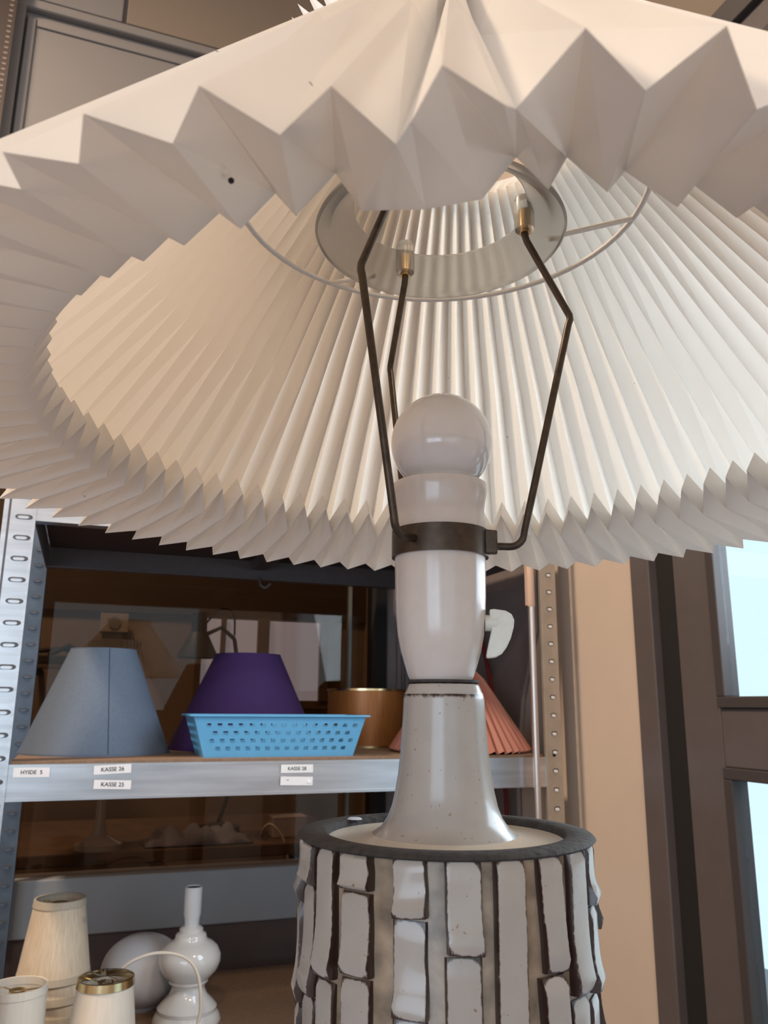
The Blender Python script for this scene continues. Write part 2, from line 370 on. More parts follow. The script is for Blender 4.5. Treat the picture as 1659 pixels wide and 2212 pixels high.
for x0, x1 in ((0.495, 0.515), (0.588, 0.607), (0.735, 0.782), (0.995, 1.03)):
    MB().box(x0, x1, FO - 0.02, FO + 0.02, 0.0, 0.345).build('window_mullion', 'roomwood', wf2)
MB().box(0.495, 1.03, FO - 0.02, FO + 0.02, -0.01, 0.02).build('window_sill', 'roomwood', wf2)

def sthing(name, label, cat, s, o, z, group=None, rz=0):
    return thing(name, label, cat, S(s, o, z), PSI + rz, group)

t = sthing('back_table', 'dark table reflected in the glass below the shelf, built behind it', 'table', 0.30, 1.15, GZ)
MB().box(-0.62, 0.50, -0.28, 0.30, 0.885, 0.915).build('table_top', 'roomwood', t, bevel=0.004)
for x in (-0.58, 0.44):
    for y in (-0.24, 0.24): MB().box(x, x + 0.05, y, y + 0.05, 0, 0.885).build('leg', 'roomdark', t)
ZT2 = GZ + 0.915
# crumpled cloth and box on the back table
cl = MB(); nx, ny = 22, 8
for i in range(nx):
    for j in range(ny):
        x = -0.13 + 0.26 * i / (nx - 1); y = -0.06 + 0.12 * j / (ny - 1)
        e = min(i, nx - 1 - i, j * 2.5, (ny - 1 - j) * 2.5) / 4
        cl.v.append((x, y, 0.004 + min(1, e) * (0.022 + 0.014 * sin(i * 1.1 + j * .8) + 0.010 * sin(j * 1.7 - i * .6))))
for i in range(nx - 1):
    for j in range(ny - 1): a = i * ny + j; cl.f.append((a, a + ny, a + ny + 1, a + 1))
o_ = cl.build('folded_cloth', mat('blue_grey_cloth', (0.30, 0.32, 0.40), 0.9), solid=0.002, smooth=60); o_.location = S(0.39, 0.935, ZT2); o_.rotation_euler = (0, 0, PSI)
tag(o_, 'crumpled blue-grey cloth lying on the dark table behind the glass', 'cloth')
t = sthing('white_box', 'small white box at the end of the dark table behind the glass', 'box', 0.63, 0.98, ZT2)
MB().box(-0.045, 0.045, -0.03, 0.03, 0, 0.05).build('body', 'label', t, bevel=0.003); MB().box(-0.046, 0.046, -0.031, 0.031, 0.045, 0.052).build('lid', 'label', t, bevel=0.002)
pw = smoothpath([(0.555, 0.96, ZT2 + 0.006), (0.555, 0.92, ZT2 + 0.03), (0.57, 0.90, ZT2 + 0.04), (0.60, 0.88, ZT2 + 0.0), (0.61, 0.865, ZT2 - 0.1), (0.60, 0.865, ZT2 - 0.3)])
o_ = MB().tube([E1 * p.x + E2 * p.y + Vector((0, 0, p.z)) for p in pw], 0.0035, 8).build('power_cable', 'cord', smooth=60, loc=O)
tag(o_, 'pale cable hanging over the end of the dark table behind the glass', 'cable')

# pleated white table lamp beyond the glass
def pleated(prof1, prof2, n, phase=0.0):
    """prof1/prof2: (r,z) lists for ridge / valley folds"""
    mb = MB(); k = len(prof1)
    for i in range(2 * n):
        a = phase + pi * i / n
        for r, z in (prof1 if i % 2 == 0 else prof2): mb.v.append((r * cos(a), r * sin(a), z))
    for i in range(2 * n):
        j = (i + 1) % (2 * n)
        for q in range(k - 1): mb.f.append((i * k + q, j * k + q, j * k + q + 1, i * k + q + 1))
    return mb
t = sthing('pleated_table_lamp', 'pale pleated table lamp standing behind the glass, behind the blue shade', 'lamp', 0.155, 0.92, ZT2)
MB().lathe([(0.0, 0), (0.055, 0), (0.055, 0.012), (0.02, 0.03), (0.012, 0.06), (0.012, 0.32), (0, 0.32)], 32).build('lamp_foot', 'porcelain', t, smooth=40)
zb = 0.322
pleated([(0.066, zb + 0.168), (0.060, zb + 0.150), (0.135, zb)], [(0.061, zb + 0.168), (0.055, zb + 0.150), (0.128, zb)], 70).build('lamp_shade', mat('dim_pleated_paper', (0.62, 0.54, 0.43), 0.8), t, solid=0.0005)
# desk lamp with jointed arm
t = sthing('desk_lamp', 'grey jointed desk lamp with conical head reflected in the glass, built behind it', 'lamp', 0.465, 1.10, ZT2)
MB().lathe([(0, 0), (0.06, 0), (0.06, 0.015), (0.02, 0.025), (0, 0.025)], 32).build('base', 'roomlamp', t, smooth=40)
MB().tube([(0, 0, 0.02), (0.07, 0, 0.24), (0.02, 0, 0.52)], 0.006, 8).build('lower_arm', 'roomlamp', t)
MB().tube([(0.02, 0, 0.52), (-0.02, -0.01, 0.55), (-0.06, -0.02, 0.53)], 0.006, 8).build('upper_arm', 'roomlamp', t)
hm = MB().lathe([(0.0, 0.125), (0.020, 0.125), (0.022, 0.07), (0.026, 0.065), (0.058, 0.0), (0.055, 0.0), (0.022, 0.06), (0, 0.06)], 32).build('lamp_head', 'roomlamp', t, smooth=30, loc=(-0.085, -0.03, 0.462))
MB().tube(smoothpath([(-0.065, -0.03, 0.56), (-0.03, -0.03, 0.60), (0.01, -0.02, 0.59), (0.02, 0, 0.53)]), 0.003, 6).build('cable', 'roomlamp', t)
# boxes and tools on a far shelf
t = sthing('wall_cupboard', 'small wall cupboard with dark lower box, a reflection built behind the glass', 'cupboard', 0.175, 1.98, 0.20)
MB().box(-0.045, 0.055, -0.04, 0.04, 0.06, 0.13).build('body', mat('pale_box', (0.45, 0.36, 0.26), 0.8), t, bevel=0.003)
MB().box(-0.035, 0.045, -0.035, 0.04, 0.0, 0.06).build('lower_box', 'roomdark', t)
MB().lathe([(0, 0), (0.022, 0), (0.022, 0.004), (0, 0.004)], 24).build('dial', mat('dial_grey', (0.25, 0.22, 0.18), 0.6), t, loc=(0.005, -0.041, 0.095)).rotation_euler = (pi / 2, 0, 0)
t = sthing('tool_pile', 'dark pile of tools on a far shelf behind the glass beside the upright', 'tools', 0.03, 1.8, 0.13)
MB().box(-0.12, 0.14, -0.06, 0.06, -0.012, 0).build('shelf_plank', 'roomwood', t)
MB().box(-0.12, 0.05, -0.05, 0.05, 0.0, 0.03).build('tool_box', 'roomdark', t, bevel=0.005)
MB().tube([(-0.10, 0, 0.045), (-0.02, 0, 0.055), (0.04, 0, 0.045), (0.14, 0, 0.06)], 0.008, 8).build('wrench', 'roomdark', t)
MB().tube([(-0.06, -0.03, 0.032), (0.0, -0.02, 0.065), (0.06, 0.0, 0.035), (0.12, 0, 0.005)], 0.010, 8).build('pliers', 'roomdark', t)
bracket = MB().box(-0.1, -0.08, 0.06, 0.255, -0.03, -0.012).build('bracket', 'roomdark', t)

# ================================================================== STEEL SHELF
ZS = -0.077                      # top of the main shelf board
DEP = 0.45; XL, XR = 0.0, 0.833
sh = thing('steel_shelf_unit', 'galvanised slotted steel shelf unit standing in the corner', 'shelf', O, PSI)
PITCHZ = 0.0305
slot_me = None
def post(x0, x1, yf, flip, m, slots=True, z0=GZ, z1=0.60):
    """angle upright: front flange x0..x1 at yf and a side flange"""
    th = 0.002
    mb = MB().box(x0, x1, yf, yf + th, z0, z1)
    xs = x0 if flip else x1 - th
    mb.box(xs, xs + th, yf + th, yf + 0.035, z0, z1)
    # rolled lips
    mb.box(x1 - 0.004, x1, yf - 0.0035, yf, z0, z1) if flip else mb.box(x0, x0 + 0.004, yf - 0.0035, yf, z0, z1)
    return mb.build('post', m, sh)
tabm = MB().prism([(-0.008 + 0.0025 * (1 - cos(a)) if False else 0.0055 * cos(a) + (0.0045 if cos(a) > 0 else -0.0045), 0.0026 * sin(a)) for a in [2 * pi * k / 14 for k in range(14)]],
                  lambda p: (p[0], 0, p[1]), lambda p: (p[0] * .9, -0.0022, p[1] * .8))
slotm = MB().prism([(0.0062 * cos(a) + (0.0056 if cos(a) > 0 else -0.0056), 0.0036 * sin(a)) for a in [2 * pi * k / 14 for k in range(14)]],
                   lambda p: (p[0], 0, p[1]), lambda p: (p[0], -0.0007, p[1]))
_tab = None; _slot = None
def slots(parent, x, y, za, zb, sx=1.0, tabmat='tab', slotmat='slot', dx=0.0006, dz=0.0009, tabs=True):
    global _tab, _slot
    z = za; first_t = first_s = None
    while z < zb:
        if first_s is None:
            first_s = slotm.build('slot', slotmat, parent)
            first_t = tabm.build('slot_tab', tabmat, parent) if tabs else None
            a, b = first_s, first_t
        else:
            a = first_s.copy(); col.objects.link(a)
            if tabs: b = first_t.copy(); col.objects.link(b)
        a.location = (x, y, z); a.scale = (sx, 1, 1)
        if tabs: b.location = (x - dx, y - 0.0005, z - dz); b.scale = (sx * 0.86, 1, 1)
        z += PITCHZ
pLF = post(-0.044, 0.0, 0.0, True, 'galv')
slots(pLF, -0.016, -0.0002, -0.50, 0.42, 1.0, 'galv')
MB().box(-0.0375, -0.0345, -0.0004, 0.0, GZ, 0.60).build('rolled_groove', 'slot', pLF)
pLR = post(-0.044, 0.0, DEP - 0.002, False, 'galv_shaded')
slots(pLR, -0.014, DEP - 0.0022, -0.50, 0.42, 0.8, 'galv_shaded', 'slot', tabs=True)
pRF = post(XR, XR + 0.034, 0.0, False, 'galv_tan')
slots(pRF, XR + 0.020, -0.0002, -0.50, 0.42, 0.45, 'tab', 'slot')
pRR = post(XR, XR + 0.034, DEP - 0.002, True, 'galv')
for x, y, z in ((-0.020, -0.0002, -0.062), (XR + 0.018, -0.0002, -0.078)):
    MB().lathe([(0, 0), (0.0028, 0), (0.0028, 0.0012), (0, 0.0012)], 16).build('bolt_hole', 'gasket', pLF if x < 0 else pRF, loc=(x, y, z)).rotation_euler = (pi / 2, 0, 0)
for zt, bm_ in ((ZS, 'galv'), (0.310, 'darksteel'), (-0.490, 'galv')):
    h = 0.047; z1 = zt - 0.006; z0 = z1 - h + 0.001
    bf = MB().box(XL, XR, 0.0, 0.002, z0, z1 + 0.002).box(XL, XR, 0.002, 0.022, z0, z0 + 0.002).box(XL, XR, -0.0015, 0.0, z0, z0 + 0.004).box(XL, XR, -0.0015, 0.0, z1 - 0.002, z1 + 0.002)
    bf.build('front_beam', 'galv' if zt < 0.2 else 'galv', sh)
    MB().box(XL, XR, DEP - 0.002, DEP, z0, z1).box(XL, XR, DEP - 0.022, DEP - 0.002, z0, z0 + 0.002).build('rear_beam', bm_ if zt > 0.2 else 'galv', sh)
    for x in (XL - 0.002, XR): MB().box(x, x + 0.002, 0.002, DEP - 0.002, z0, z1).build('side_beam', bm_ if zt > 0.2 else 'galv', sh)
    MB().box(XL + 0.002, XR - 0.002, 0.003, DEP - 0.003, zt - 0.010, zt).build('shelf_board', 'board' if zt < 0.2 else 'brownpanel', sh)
    MB().box(0.40, 0.43, 0.022, DEP - 0.022, zt - 0.032, zt - 0.011).build('cross_brace', bm_ if zt > 0.2 else 'galv', sh)
hk = MB().tube(smoothpath([(0.415, DEP - 0.03, 0.262), (0.415, DEP - 0.04, 0.245), (0.425, DEP - 0.045, 0.238), (0.435, DEP - 0.045, 0.247)]), 0.003, 8).build('brace_hook', 'darksteel', sh, smooth=60)
# printed tape labels on the main front beam
fn = None
def sticker(x0, x1, z0, z1, rot, text, size, tx=0.0):
    cx, cz = (x0 + x1) / 2, (z0 + z1) / 2
    st = MB().box(-(x1 - x0) / 2, (x1 - x0) / 2, -0.0005, 0, -(z1 - z0) / 2, (z1 - z0) / 2).build('label_sticker', 'label', sh, loc=(cx, -0.0021, cz))
    st.rotation_euler = (0, radians(rot), 0)
    if text:
        cu = bpy.data.curves.new('label_text', 'FONT'); cu.body = text; cu.size = size; cu.align_x = 'CENTER'; cu.align_y = 'CENTER'; cu.offset = 0.00006
        cu.extrude = 0.00005; cu.materials.append(M['ink'])
        tmp = bpy.data.objects.new('label_text', cu); col.objects.link(tmp); bpy.context.view_layer.update()
        me = bpy.data.meshes.new_from_object(tmp.evaluated_get(bpy.context.evaluated_depsgraph_get())); bpy.data.objects.remove(tmp); bpy.data.curves.remove(cu)
        o = bpy.data.objects.new('label_text', me); col.objects.link(o); o.parent = st; o.location = (tx, -0.0008, 0); o.rotation_euler = (pi / 2, 0, 0)
    st['label'] = 'white tape label reading ' + text if text else 'blank torn white tape label'
    return st
sticker(0.007, 0.053, -0.0975, -0.0850, 0.5, 'HYIDE  5', 0.0072)
sticker(0.110, 0.160, -0.0950, -0.0830, -2.2, 'KASSE 26', 0.0078)
sticker(0.1115, 0.1615, -0.1155, -0.1035, 2.0, 'KASSE 25', 0.0078)
sticker(0.376, 0.426, -0.0985, -0.0865, 0.3, 'KASSE 28', 0.0072)
st = sticker(0.376, 0.426, -0.1165, -0.1040, 1.5, '', 0.007)
MB().box(-0.0155, -0.0125, -0.0008, -0.0003, 0.0008, 0.0016).build('ink_mark', 'ink', st)
MB().lathe([(0, 0), (0.0022, 0), (0.0022, 0.001), (0, 0.001)], 12).build('tape_blob', 'tab', st, loc=(0.019, -0.0005, -0.001)).rotation_euler = (pi / 2, 0, 0)

# pipe in front of the shelf with a strip of tape, red strap behind
t = thing('steel_pipe', 'thin vertical steel pipe in front of the right end of the shelf', 'pipe', S(0.803, -0.022, GZ), PSI)
MB().lathe([(0.0, 0), (0.0058, 0), (0.0058, 1.95), (0, 1.95)], 24).build('tube', 'pipe', t, smooth=40)
MB().lathe([(0.0062, 1.42), (0.0068, 1.423), (0.0068, 1.50), (0.0062, 1.502)], 20).build('tape_wrap', 'tape', t, smooth=40)
MB().box(-0.0105, -0.004, -0.001, 0.001, 1.422, 1.50).build('tape_flap', 'tape', t)
rs = smoothpath([(0.868, 0.335, 0.30), (0.868, 0.31, 0.18), (0.868, 0.265, 0.06), (0.868, 0.228, -0.03), (0.868, 0.208, -0.16), (0.868, 0.200, -0.40), (0.868, 0.20, -0.47)], 8)
mb = MB()
o_ = mb.tube(rs, 0.0042, 8).build('red_strap', 'redcord', smooth=60, loc=O); o_.rotation_euler = (0, 0, PSI)
tag(o_, 'dark red strap hanging behind the right end of the shelf', 'strap')
# dark perforated upright of the neighbouring rack
t = thing('perforated_upright', 'dark perforated rack upright at the top left edge against the wall', 'upright', S(-0.235, 0.44, GZ), PSI)
MB().box(0, 0.05, 0, 0.003, 0, 3.1).box(0, 0.003, 0.003, 0.03, 0, 3.1).build('flange', mat('brown_rack_steel', (0.05, 0.036, 0.032), 0.5, 0.3), t)
hole = MB().box(-0.004, 0.004, -0.0006, 0.0, -0.0025, 0.0025); h0 = None
for k in range(70):
    if h0 is None: h0 = o_ = hole.build('perforation', mat('perforation_light', (0.16, 0.12, 0.10), 0.6), t)
    else: o_ = h0.copy(); col.objects.link(o_); o_.parent = t
    o_.location = (0.040, 0, 2.05 + k * 0.014)

# ---------------------------------------------------------------- things on the main shelf
def cone_shade(t, rb, rtp, h, m, lining='bluein', seam=None, trim=None):
    th = 0.0012
    MB().lathe([(rb, 0), (rtp, h), (rtp - th, h), (rb - th, 0)], 72, close=True).build('shade_body', m, t, smooth=40)
    MB().lathe([(rb - th * 1.4, 0.001), (rtp - th * 1.4, h - 0.001)], 72).build('lining', lining, t, smooth=40)
    MB().lathe([(rb + 0.0008, 0), (rb + 0.0006, 0.003), (rb - 0.002, 0.003), (rb - 0.002, 0)], 72, close=True).build('bottom_rim', trim or m, t, smooth=40)
    MB().lathe([(rtp + 0.0008, h - 0.003), (rtp + 0.0008, h), (rtp - 0.002, h), (rtp - 0.002, h - 0.003)], 72, close=True).build('top_rim', trim or m, t, smooth=40)
    if seam is not None:
        n = Vector((sin(seam), -cos(seam), 0)); tn = Vector((cos(seam), sin(seam), 0)); w = 0.0007
        a = n * (rb + 0.0004); b = n * (rtp + 0.0004) + Vector((0, 0, h)); n2 = n * 0.0006
        v = [a - tn * w, a + tn * w, b + tn * w, b - tn * w]; v += [p - n2 * 2 for p in v]
        MB().add(v, [(0, 1, 2, 3), (7, 6, 5, 4), (0, 4, 5, 1), (1, 5, 6, 2), (2, 6, 7, 3), (3, 7, 4, 0)]).build('seam', mat('dark_seam', (0.03, 0.045, 0.08), 0.8), t)
    # spider fitting
    for k in range(3):
        a = k * 2 * pi / 3 + .4
        MB().tube([(0.012 * cos(a), 0.012 * sin(a), h - 0.02), (rtp * cos(a) * .98, rtp * sin(a) * .98, h - 0.004)], 0.0012, 6).build('spider_arm', 'whitewire', t)
    MB().lathe([(0.0135, h - 0.022), (0.0135, h - 0.018), (0.0115, h - 0.018), (0.0115, h - 0.022)], 20, close=True).build('spider_ring', 'whitewire', t)
t = sthing('lampshade', 'blue-grey conical fabric lampshade with a vertical seam on the steel shelf', 'lampshade', 0.114, 0.20, ZS)
cone_shade(t, 0.117, 0.052, 0.166, 'blue', seam=radians(8), trim='blue')
t = sthing('lampshade', 'dark purple conical fabric lampshade behind the light blue basket', 'lampshade', 0.374, 0.29, ZS)
cone_shade(t, 0.138, 0.060, 0.170, 'purple')
t = sthing('woven_drum_lampshade', 'amber-brown woven drum lampshade with gold rims beside the blue basket', 'lampshade', 0.624, 0.325, ZS)
r = 0.0785; h = 0.110
MB().lathe([(r, 0), (r, h), (r - 0.0012, h), (r - 0.0012, 0)], 80, close=True).build('shade_body', 'amber', t, smooth=40)
for z in (0.0, h - 0.0035): MB().lathe([(r + 0.001, z), (r + 0.001, z + 0.004), (r - 0.002, z + 0.004), (r - 0.002, z)], 80, close=True).build('gold_rim', 'gold', t, smooth=40)
t = sthing('pleated_lampshade', 'coral red pleated paper lampshade half hidden behind the tall ceramic neck', 'lampshade', 0.733, 0.125, ZS)
pleated([(0.030, 0.142), (0.045, 0.128), (0.128, 0.006)], [(0.026, 0.142), (0.039, 0.126), (0.119, 0.0)], 44, 0.03).build('pleats', 'coral', t, solid=0.0004)
MB().tube([(0.036 * cos(a), 0.036 * sin(a), 0.124) for a in [2 * pi * k / 32 for k in range(32)]], 0.0012, 6, closed=True).build('wire_ring', 'whitewire', t)

# perforated plastic basket
t = sthing('plastic_basket', 'light blue plastic basket with staggered holes in front of the purple shade', 'basket', 0.382, 0.030, ZS)
WB, WT, DB, DT, HB = 0.117, 0.136, 0.09, 0.106, 0.062
def bpt(face, u, z):   # u in -1..1 along a face, z height
    k = z / HB; w = WB + (WT - WB) * k; dd = (DB + (DT - DB) * k); y0_ = -(DT - DB) * k * 0.5
    if face == 'front': return (u * w, y0_, z)
    if face == 'back': return (u * w, y0_ + dd, z)
    if face == 'left': return (-w, y0_ + (u + 1) / 2 * dd, z)
    return (w, y0_ + (u + 1) / 2 * dd, z)
def bwall(face, n, rows):
    mb = MB()
    def q(u0, u1, z0, z1):
        mb.add([bpt(face, u0, z0), bpt(face, u1, z0), bpt(face, u1, z1), bpt(face, u0, z1)], [(0, 1, 2, 3)])
    zc = [0.013, 0.0245, 0.036, 0.0475][:rows]; hh = 0.0027; prev = 0.0
    for r_, z in enumerate(zc):
        q(-1, 1, prev, z - hh)
        pitch = 1.76 / n; off = pitch / 2 if r_ % 2 == 0 else 0; cnt = n
        u = -1.0
        for k in range(cnt + (0 if r_ % 2 == 0 else 1)):
            uc = -0.86 + pitch * k + off * 0.9
            if uc > 0.92: break
            q(u, uc - pitch * 0.24, z - hh, z + hh); u = uc + pitch * 0.24
        q(u, 1, z - hh, z + hh); prev = z + hh
    q(-1, 1, prev, HB)
    return mb
for face, n in (('front', 14), ('back', 14), ('left', 5), ('right', 5)):
    bwall(face, n, 4).build('side_wall', 'basket', t, solid=0.0016)
MB().box(-WB, WB, 0, DB, 0, 0.002).build('bottom', 'basket', t)
rim = MB(); a = 0.006
yA, yB = -(DT - DB) / 2, -(DT - DB) / 2 + DT
for (xa_, xb_, ya_, yb_) in ((-WT - a, WT + a, yA - a, yA), (-WT - a, WT + a, yB, yB + a), (-WT - a, -WT, yA, yB), (WT, WT + a, yA, yB)):
    rim.box(xa_, xb_, ya_, yb_, HB - 0.0015, HB + 0.001)
rim.build('rim', 'basket', t)
for x in (-0.10, 0.10):
    for y in (0.012, DB - 0.012): MB().box(x - 0.006, x + 0.006, y - 0.006, y + 0.006, -0.0, 0.0006).build('foot', 'basket', t)

# ---------------------------------------------------------------- things on the lower shelf
ZL = -0.490
def cream_shade(name, label, s, o, z, rb, rtp, h, m, trim, group=None, spider=True):
    t = sthing(name, label, 'lampshade', s, o, z, group)
    th = 0.0015
    MB().lathe([(rb, 0.004), (rtp, h - 0.004), (rtp - th, h - 0.004), (rb - th, 0.004)], 64, close=True).build('shade_body', m, t, smooth=40)
    k = (rtp - rb) / h; w = min(0.010, h * 0.12)
    MB().lathe([(rb + 0.0010, 0), (rb + 0.0010 + k * w, w), (rb - 0.002 + k * w, w), (rb - 0.002, 0)], 64, close=True).build('bottom_trim', trim, t, smooth=40)
    MB().lathe([(rtp + 0.0010 - k * w, h - w), (rtp + 0.0010, h), (rtp - 0.002, h), (rtp - 0.002 - k * w, h - w)], 64, close=True).build('top_trim', trim, t, smooth=40)
    if spider:
        for q in range(3):
            a = q * 2 * pi / 3 + 0.2
            MB().tube([(0.010 * cos(a), 0.010 * sin(a), h - 0.008), (rtp * cos(a) * .97, rtp * sin(a) * .97, h - 0.008)], 0.001, 6).build('spider_arm', 'gold', t)
        MB().lathe([(0.011, h - 0.01), (0.011, h - 0.006), (0.009, h - 0.006), (0.009, h - 0.01)], 20, close=True).build('spider_ring', 'gold', t)
    return t
names = ['cream fabric lampshade with grey-green top band, topmost of the leaning stack', 'second cream lampshade from the top of the stack on the lower shelf',
         'third cream lampshade from the top of the stack on the lower shelf', 'bottom cream lampshade of the stack on the lower shelf']
for k in range(4):
    tt = cream_shade('fabric_lampshade', names[k], 0.082 + 0.003 * k, 0.21, ZL + 0.083 - k * 0.0265, 0.0535 - 0.0005 * k, 0.0375, 0.112, 'cream', 'creamtrim', 'stacked cream lampshades')
cream_shade('drum_lampshade', 'ivory satin drum lampshade in the bottom left corner', 0.038, 0.075, ZL, 0.0405, 0.038, 0.115, 'ivory', 'ivory')
t = cream_shade('gold_rim_lampshade', 'ivory lampshade with a gold rim wrapped in clear plastic at the bottom', 0.152, 0.065, ZL, 0.050, 0.0375, 0.117, 'ivory', 'gold')
film = MB(); film.v.append((0, 0, 0.1185))
for k in range(40):
    a = 2 * pi * k / 40; film.v.append((0.0372 * cos(a), 0.0372 * sin(a), 0.1168 + 0.0016 * sin(a * 7) * sin(a * 3)))
    film.v.append((0.020 * cos(a), 0.020 * sin(a), 0.1172 + 0.0028 * sin(a * 5 + 1)))
for k in range(40):
    j = (k + 1) % 40; film.f.append((0, 2 + 2 * k, 2 + 2 * j)); film.f.append((1 + 2 * k, 1 + 2 * j, 2 + 2 * j, 2 + 2 * k))
film.build('plastic_film', 'foil', t, solid=0.0004)
t = sthing('glass_globe', 'frosted white glass globe shade behind the white ceramic lamp base', 'lampshade', 0.222, 0.30, ZL)
pr = [(0.030, 0.0), (0.034, 0.003)]
for k in range(3, 37):
    a = -pi / 2 + pi * k / 36; pr.append((0.068 * cos(a), 0.056 + 0.056 * sin(a)))
pr = [(r_ if k else r_, z) for k, (r_, z) in enumerate(pr)]
MB().lathe(pr, 56).build('globe', 'opal', t, smooth=60)
MB().lathe([(0.030, 0), (0.031, 0.0), (0.031, 0.006), (0.030, 0.006)], 40, close=True).build('neck_ring', 'opal', t)
t = sthing('ceramic_lamp_base', 'white glossy porcelain lamp base with a bare white socket on the lower shelf', 'lamp base', 0.287, 0.21, ZL)
MB().lathe([(0, 0), (0.053, 0.0), (0.054, 0.004), (0.050, 0.012), (0.046, 0.016), (0.047, 0.022), (0.040, 0.030), (0.030, 0.040), (0.026, 0.050), (0.028, 0.056), (0.031, 0.058), (0.031, 0.062),
            (0.036, 0.066), (0.045, 0.076), (0.0495, 0.088), (0.049, 0.098), (0.043, 0.109), (0.034, 0.116), (0.026, 0.120), (0.025, 0.124), (0.024, 0.128), (0.019, 0.131), (0.019, 0.136), (0.015, 0.139), (0.011, 0.141), (0.0, 0.141)], 64).build('vase_body', 'porcelain', t, smooth=50)
MB().lathe([(0.0, 0.140), (0.0115, 0.140), (0.0125, 0.153), (0.014, 0.156), (0.0142, 0.199), (0.0128, 0.199), (0.0126, 0.17), (0, 0.17)], 40).build('socket', 'whitemetal', t, smooth=40)
MB().lathe([(0, 0.197), (0.0130, 0.197)], 32).build('socket_insert', 'blackin', t)
cp = smoothpath([(0.165, 0.115, ZL + 0.102), (0.19, 0.110, ZL + 0.122), (0.225, 0.105, ZL + 0.131), (0.262, 0.10, ZL + 0.124), (0.284, 0.098, ZL + 0.100), (0.292, 0.10, ZL + 0.05), (0.285, 0.11, ZL + 0.006), (0.32, 0.15, ZL + 0.004)], 8)
o_ = MB().tube(cp, 0.0026, 8).build('cream_cable', 'cord', smooth=60, loc=O); o_.rotation_euler = (0, 0, PSI)
tag(o_, 'cream cable arching in front of the white porcelain lamp base', 'cable')

# ================================================================== THE WORKBENCH under the lamp
LX, LY = 0.02543, 0.3440          # lamp axis
BZ = -0.250                       # foot of the lamp
t = thing('workbench', 'wooden workbench carrying the big table lamp', 'table', (0, 0.1, 0))
MB().box(-0.7, 0.7, -0.30, 0.42, CZ + BZ - 0.03, CZ + BZ).build('bench_top', 'bench', t, bevel=0.003)
for x in (-0.65, 0.60):
    for y in (-0.27, 0.34): MB().box(x, x + 0.05, y, y + 0.05, 0, CZ + BZ - 0.03).build('leg', 'board', t)

# ================================================================== THE TABLE LAMP
lamp = thing('table_lamp', 'stoneware table lamp with a white pleated shade in the foreground', 'lamp', (LX, LY, CZ + BZ), 0)
z_ = lambda z: z - BZ             # lens-height z -> local z
PHI = atan2(-LY, -LX)             # direction from the lamp axis to the lens
def rmesh(prof, seg=96): return MB().lathe([(r, z_(z)) for r, z in prof], seg)
# ceramic body: core, dark rim, dish
body = rmesh([(0.0, BZ), (0.0545, BZ), (0.0550, BZ + 0.004), (0.0550, -0.0505), (0.0545, -0.0495)]).build('ceramic_body', 'core', lamp, smooth=40)
rimv = [(0.0545, -0.0500), (0.0575, -0.0497), (0.0585, -0.0489), (0.0575, -0.0478), (0.0520, -0.0472), (0.0478, -0.0476), (0.0468, -0.0486), (0.0464, -0.0515)]
rmesh(rimv).build('rim', 'clay', body, smooth=60)
dish = [(0.0470, -0.0500), (0.0455, -0.0508), (0.040, -0.0512), (0.034, -0.0505), (0.0290, -0.0490), (0.0255, -0.0465), (0.0230, -0.0430), (0.0212, -0.0385), (0.0200, -0.0330), (0.0188, -0.0260), (0.0178, -0.0170),
        (0.0171, -0.0060), (0.0168, 0.0000), (0.0167, 0.0030), (0.0164, 0.0050), (0.0157, 0.0062), (0.0148, 0.0084), (0.0141, 0.0094), (0.0132, 0.0096), (0.0, 0.0096)]
dish, bowl = dish[4:], dish[:5]
rmesh(bowl).build('dish', mat('cream_dish_glaze', (0.66, 0.57, 0.46), 0.3, noise=0.06, scale=150, coat=0.2), body, smooth=50)
neck = MB(); prof = [(r, z_(z)) for r, z in dish]; neck.lathe(prof, 96)
rim = []
for i in range(96):
    for r, z in dish:
        rim.append(0.0 if z > 0.0090 else 0.004 if z > 0.0058 else 0.0007 if z > 0.0045 else 0.0013 if z > 0.001 else 0.0016 if z > -0.010 else 0.02)
neck.rim = rim
neck.build('neck', 'glaze_neck', body, smooth=50)
MB().lathe([(0.0135, z_(0.0094)), (0.0146, z_(0.0098)), (0.0146, z_(0.0108)), (0.0, z_(0.0112))], 48).build('neck_collar', 'clay', body, smooth=40)
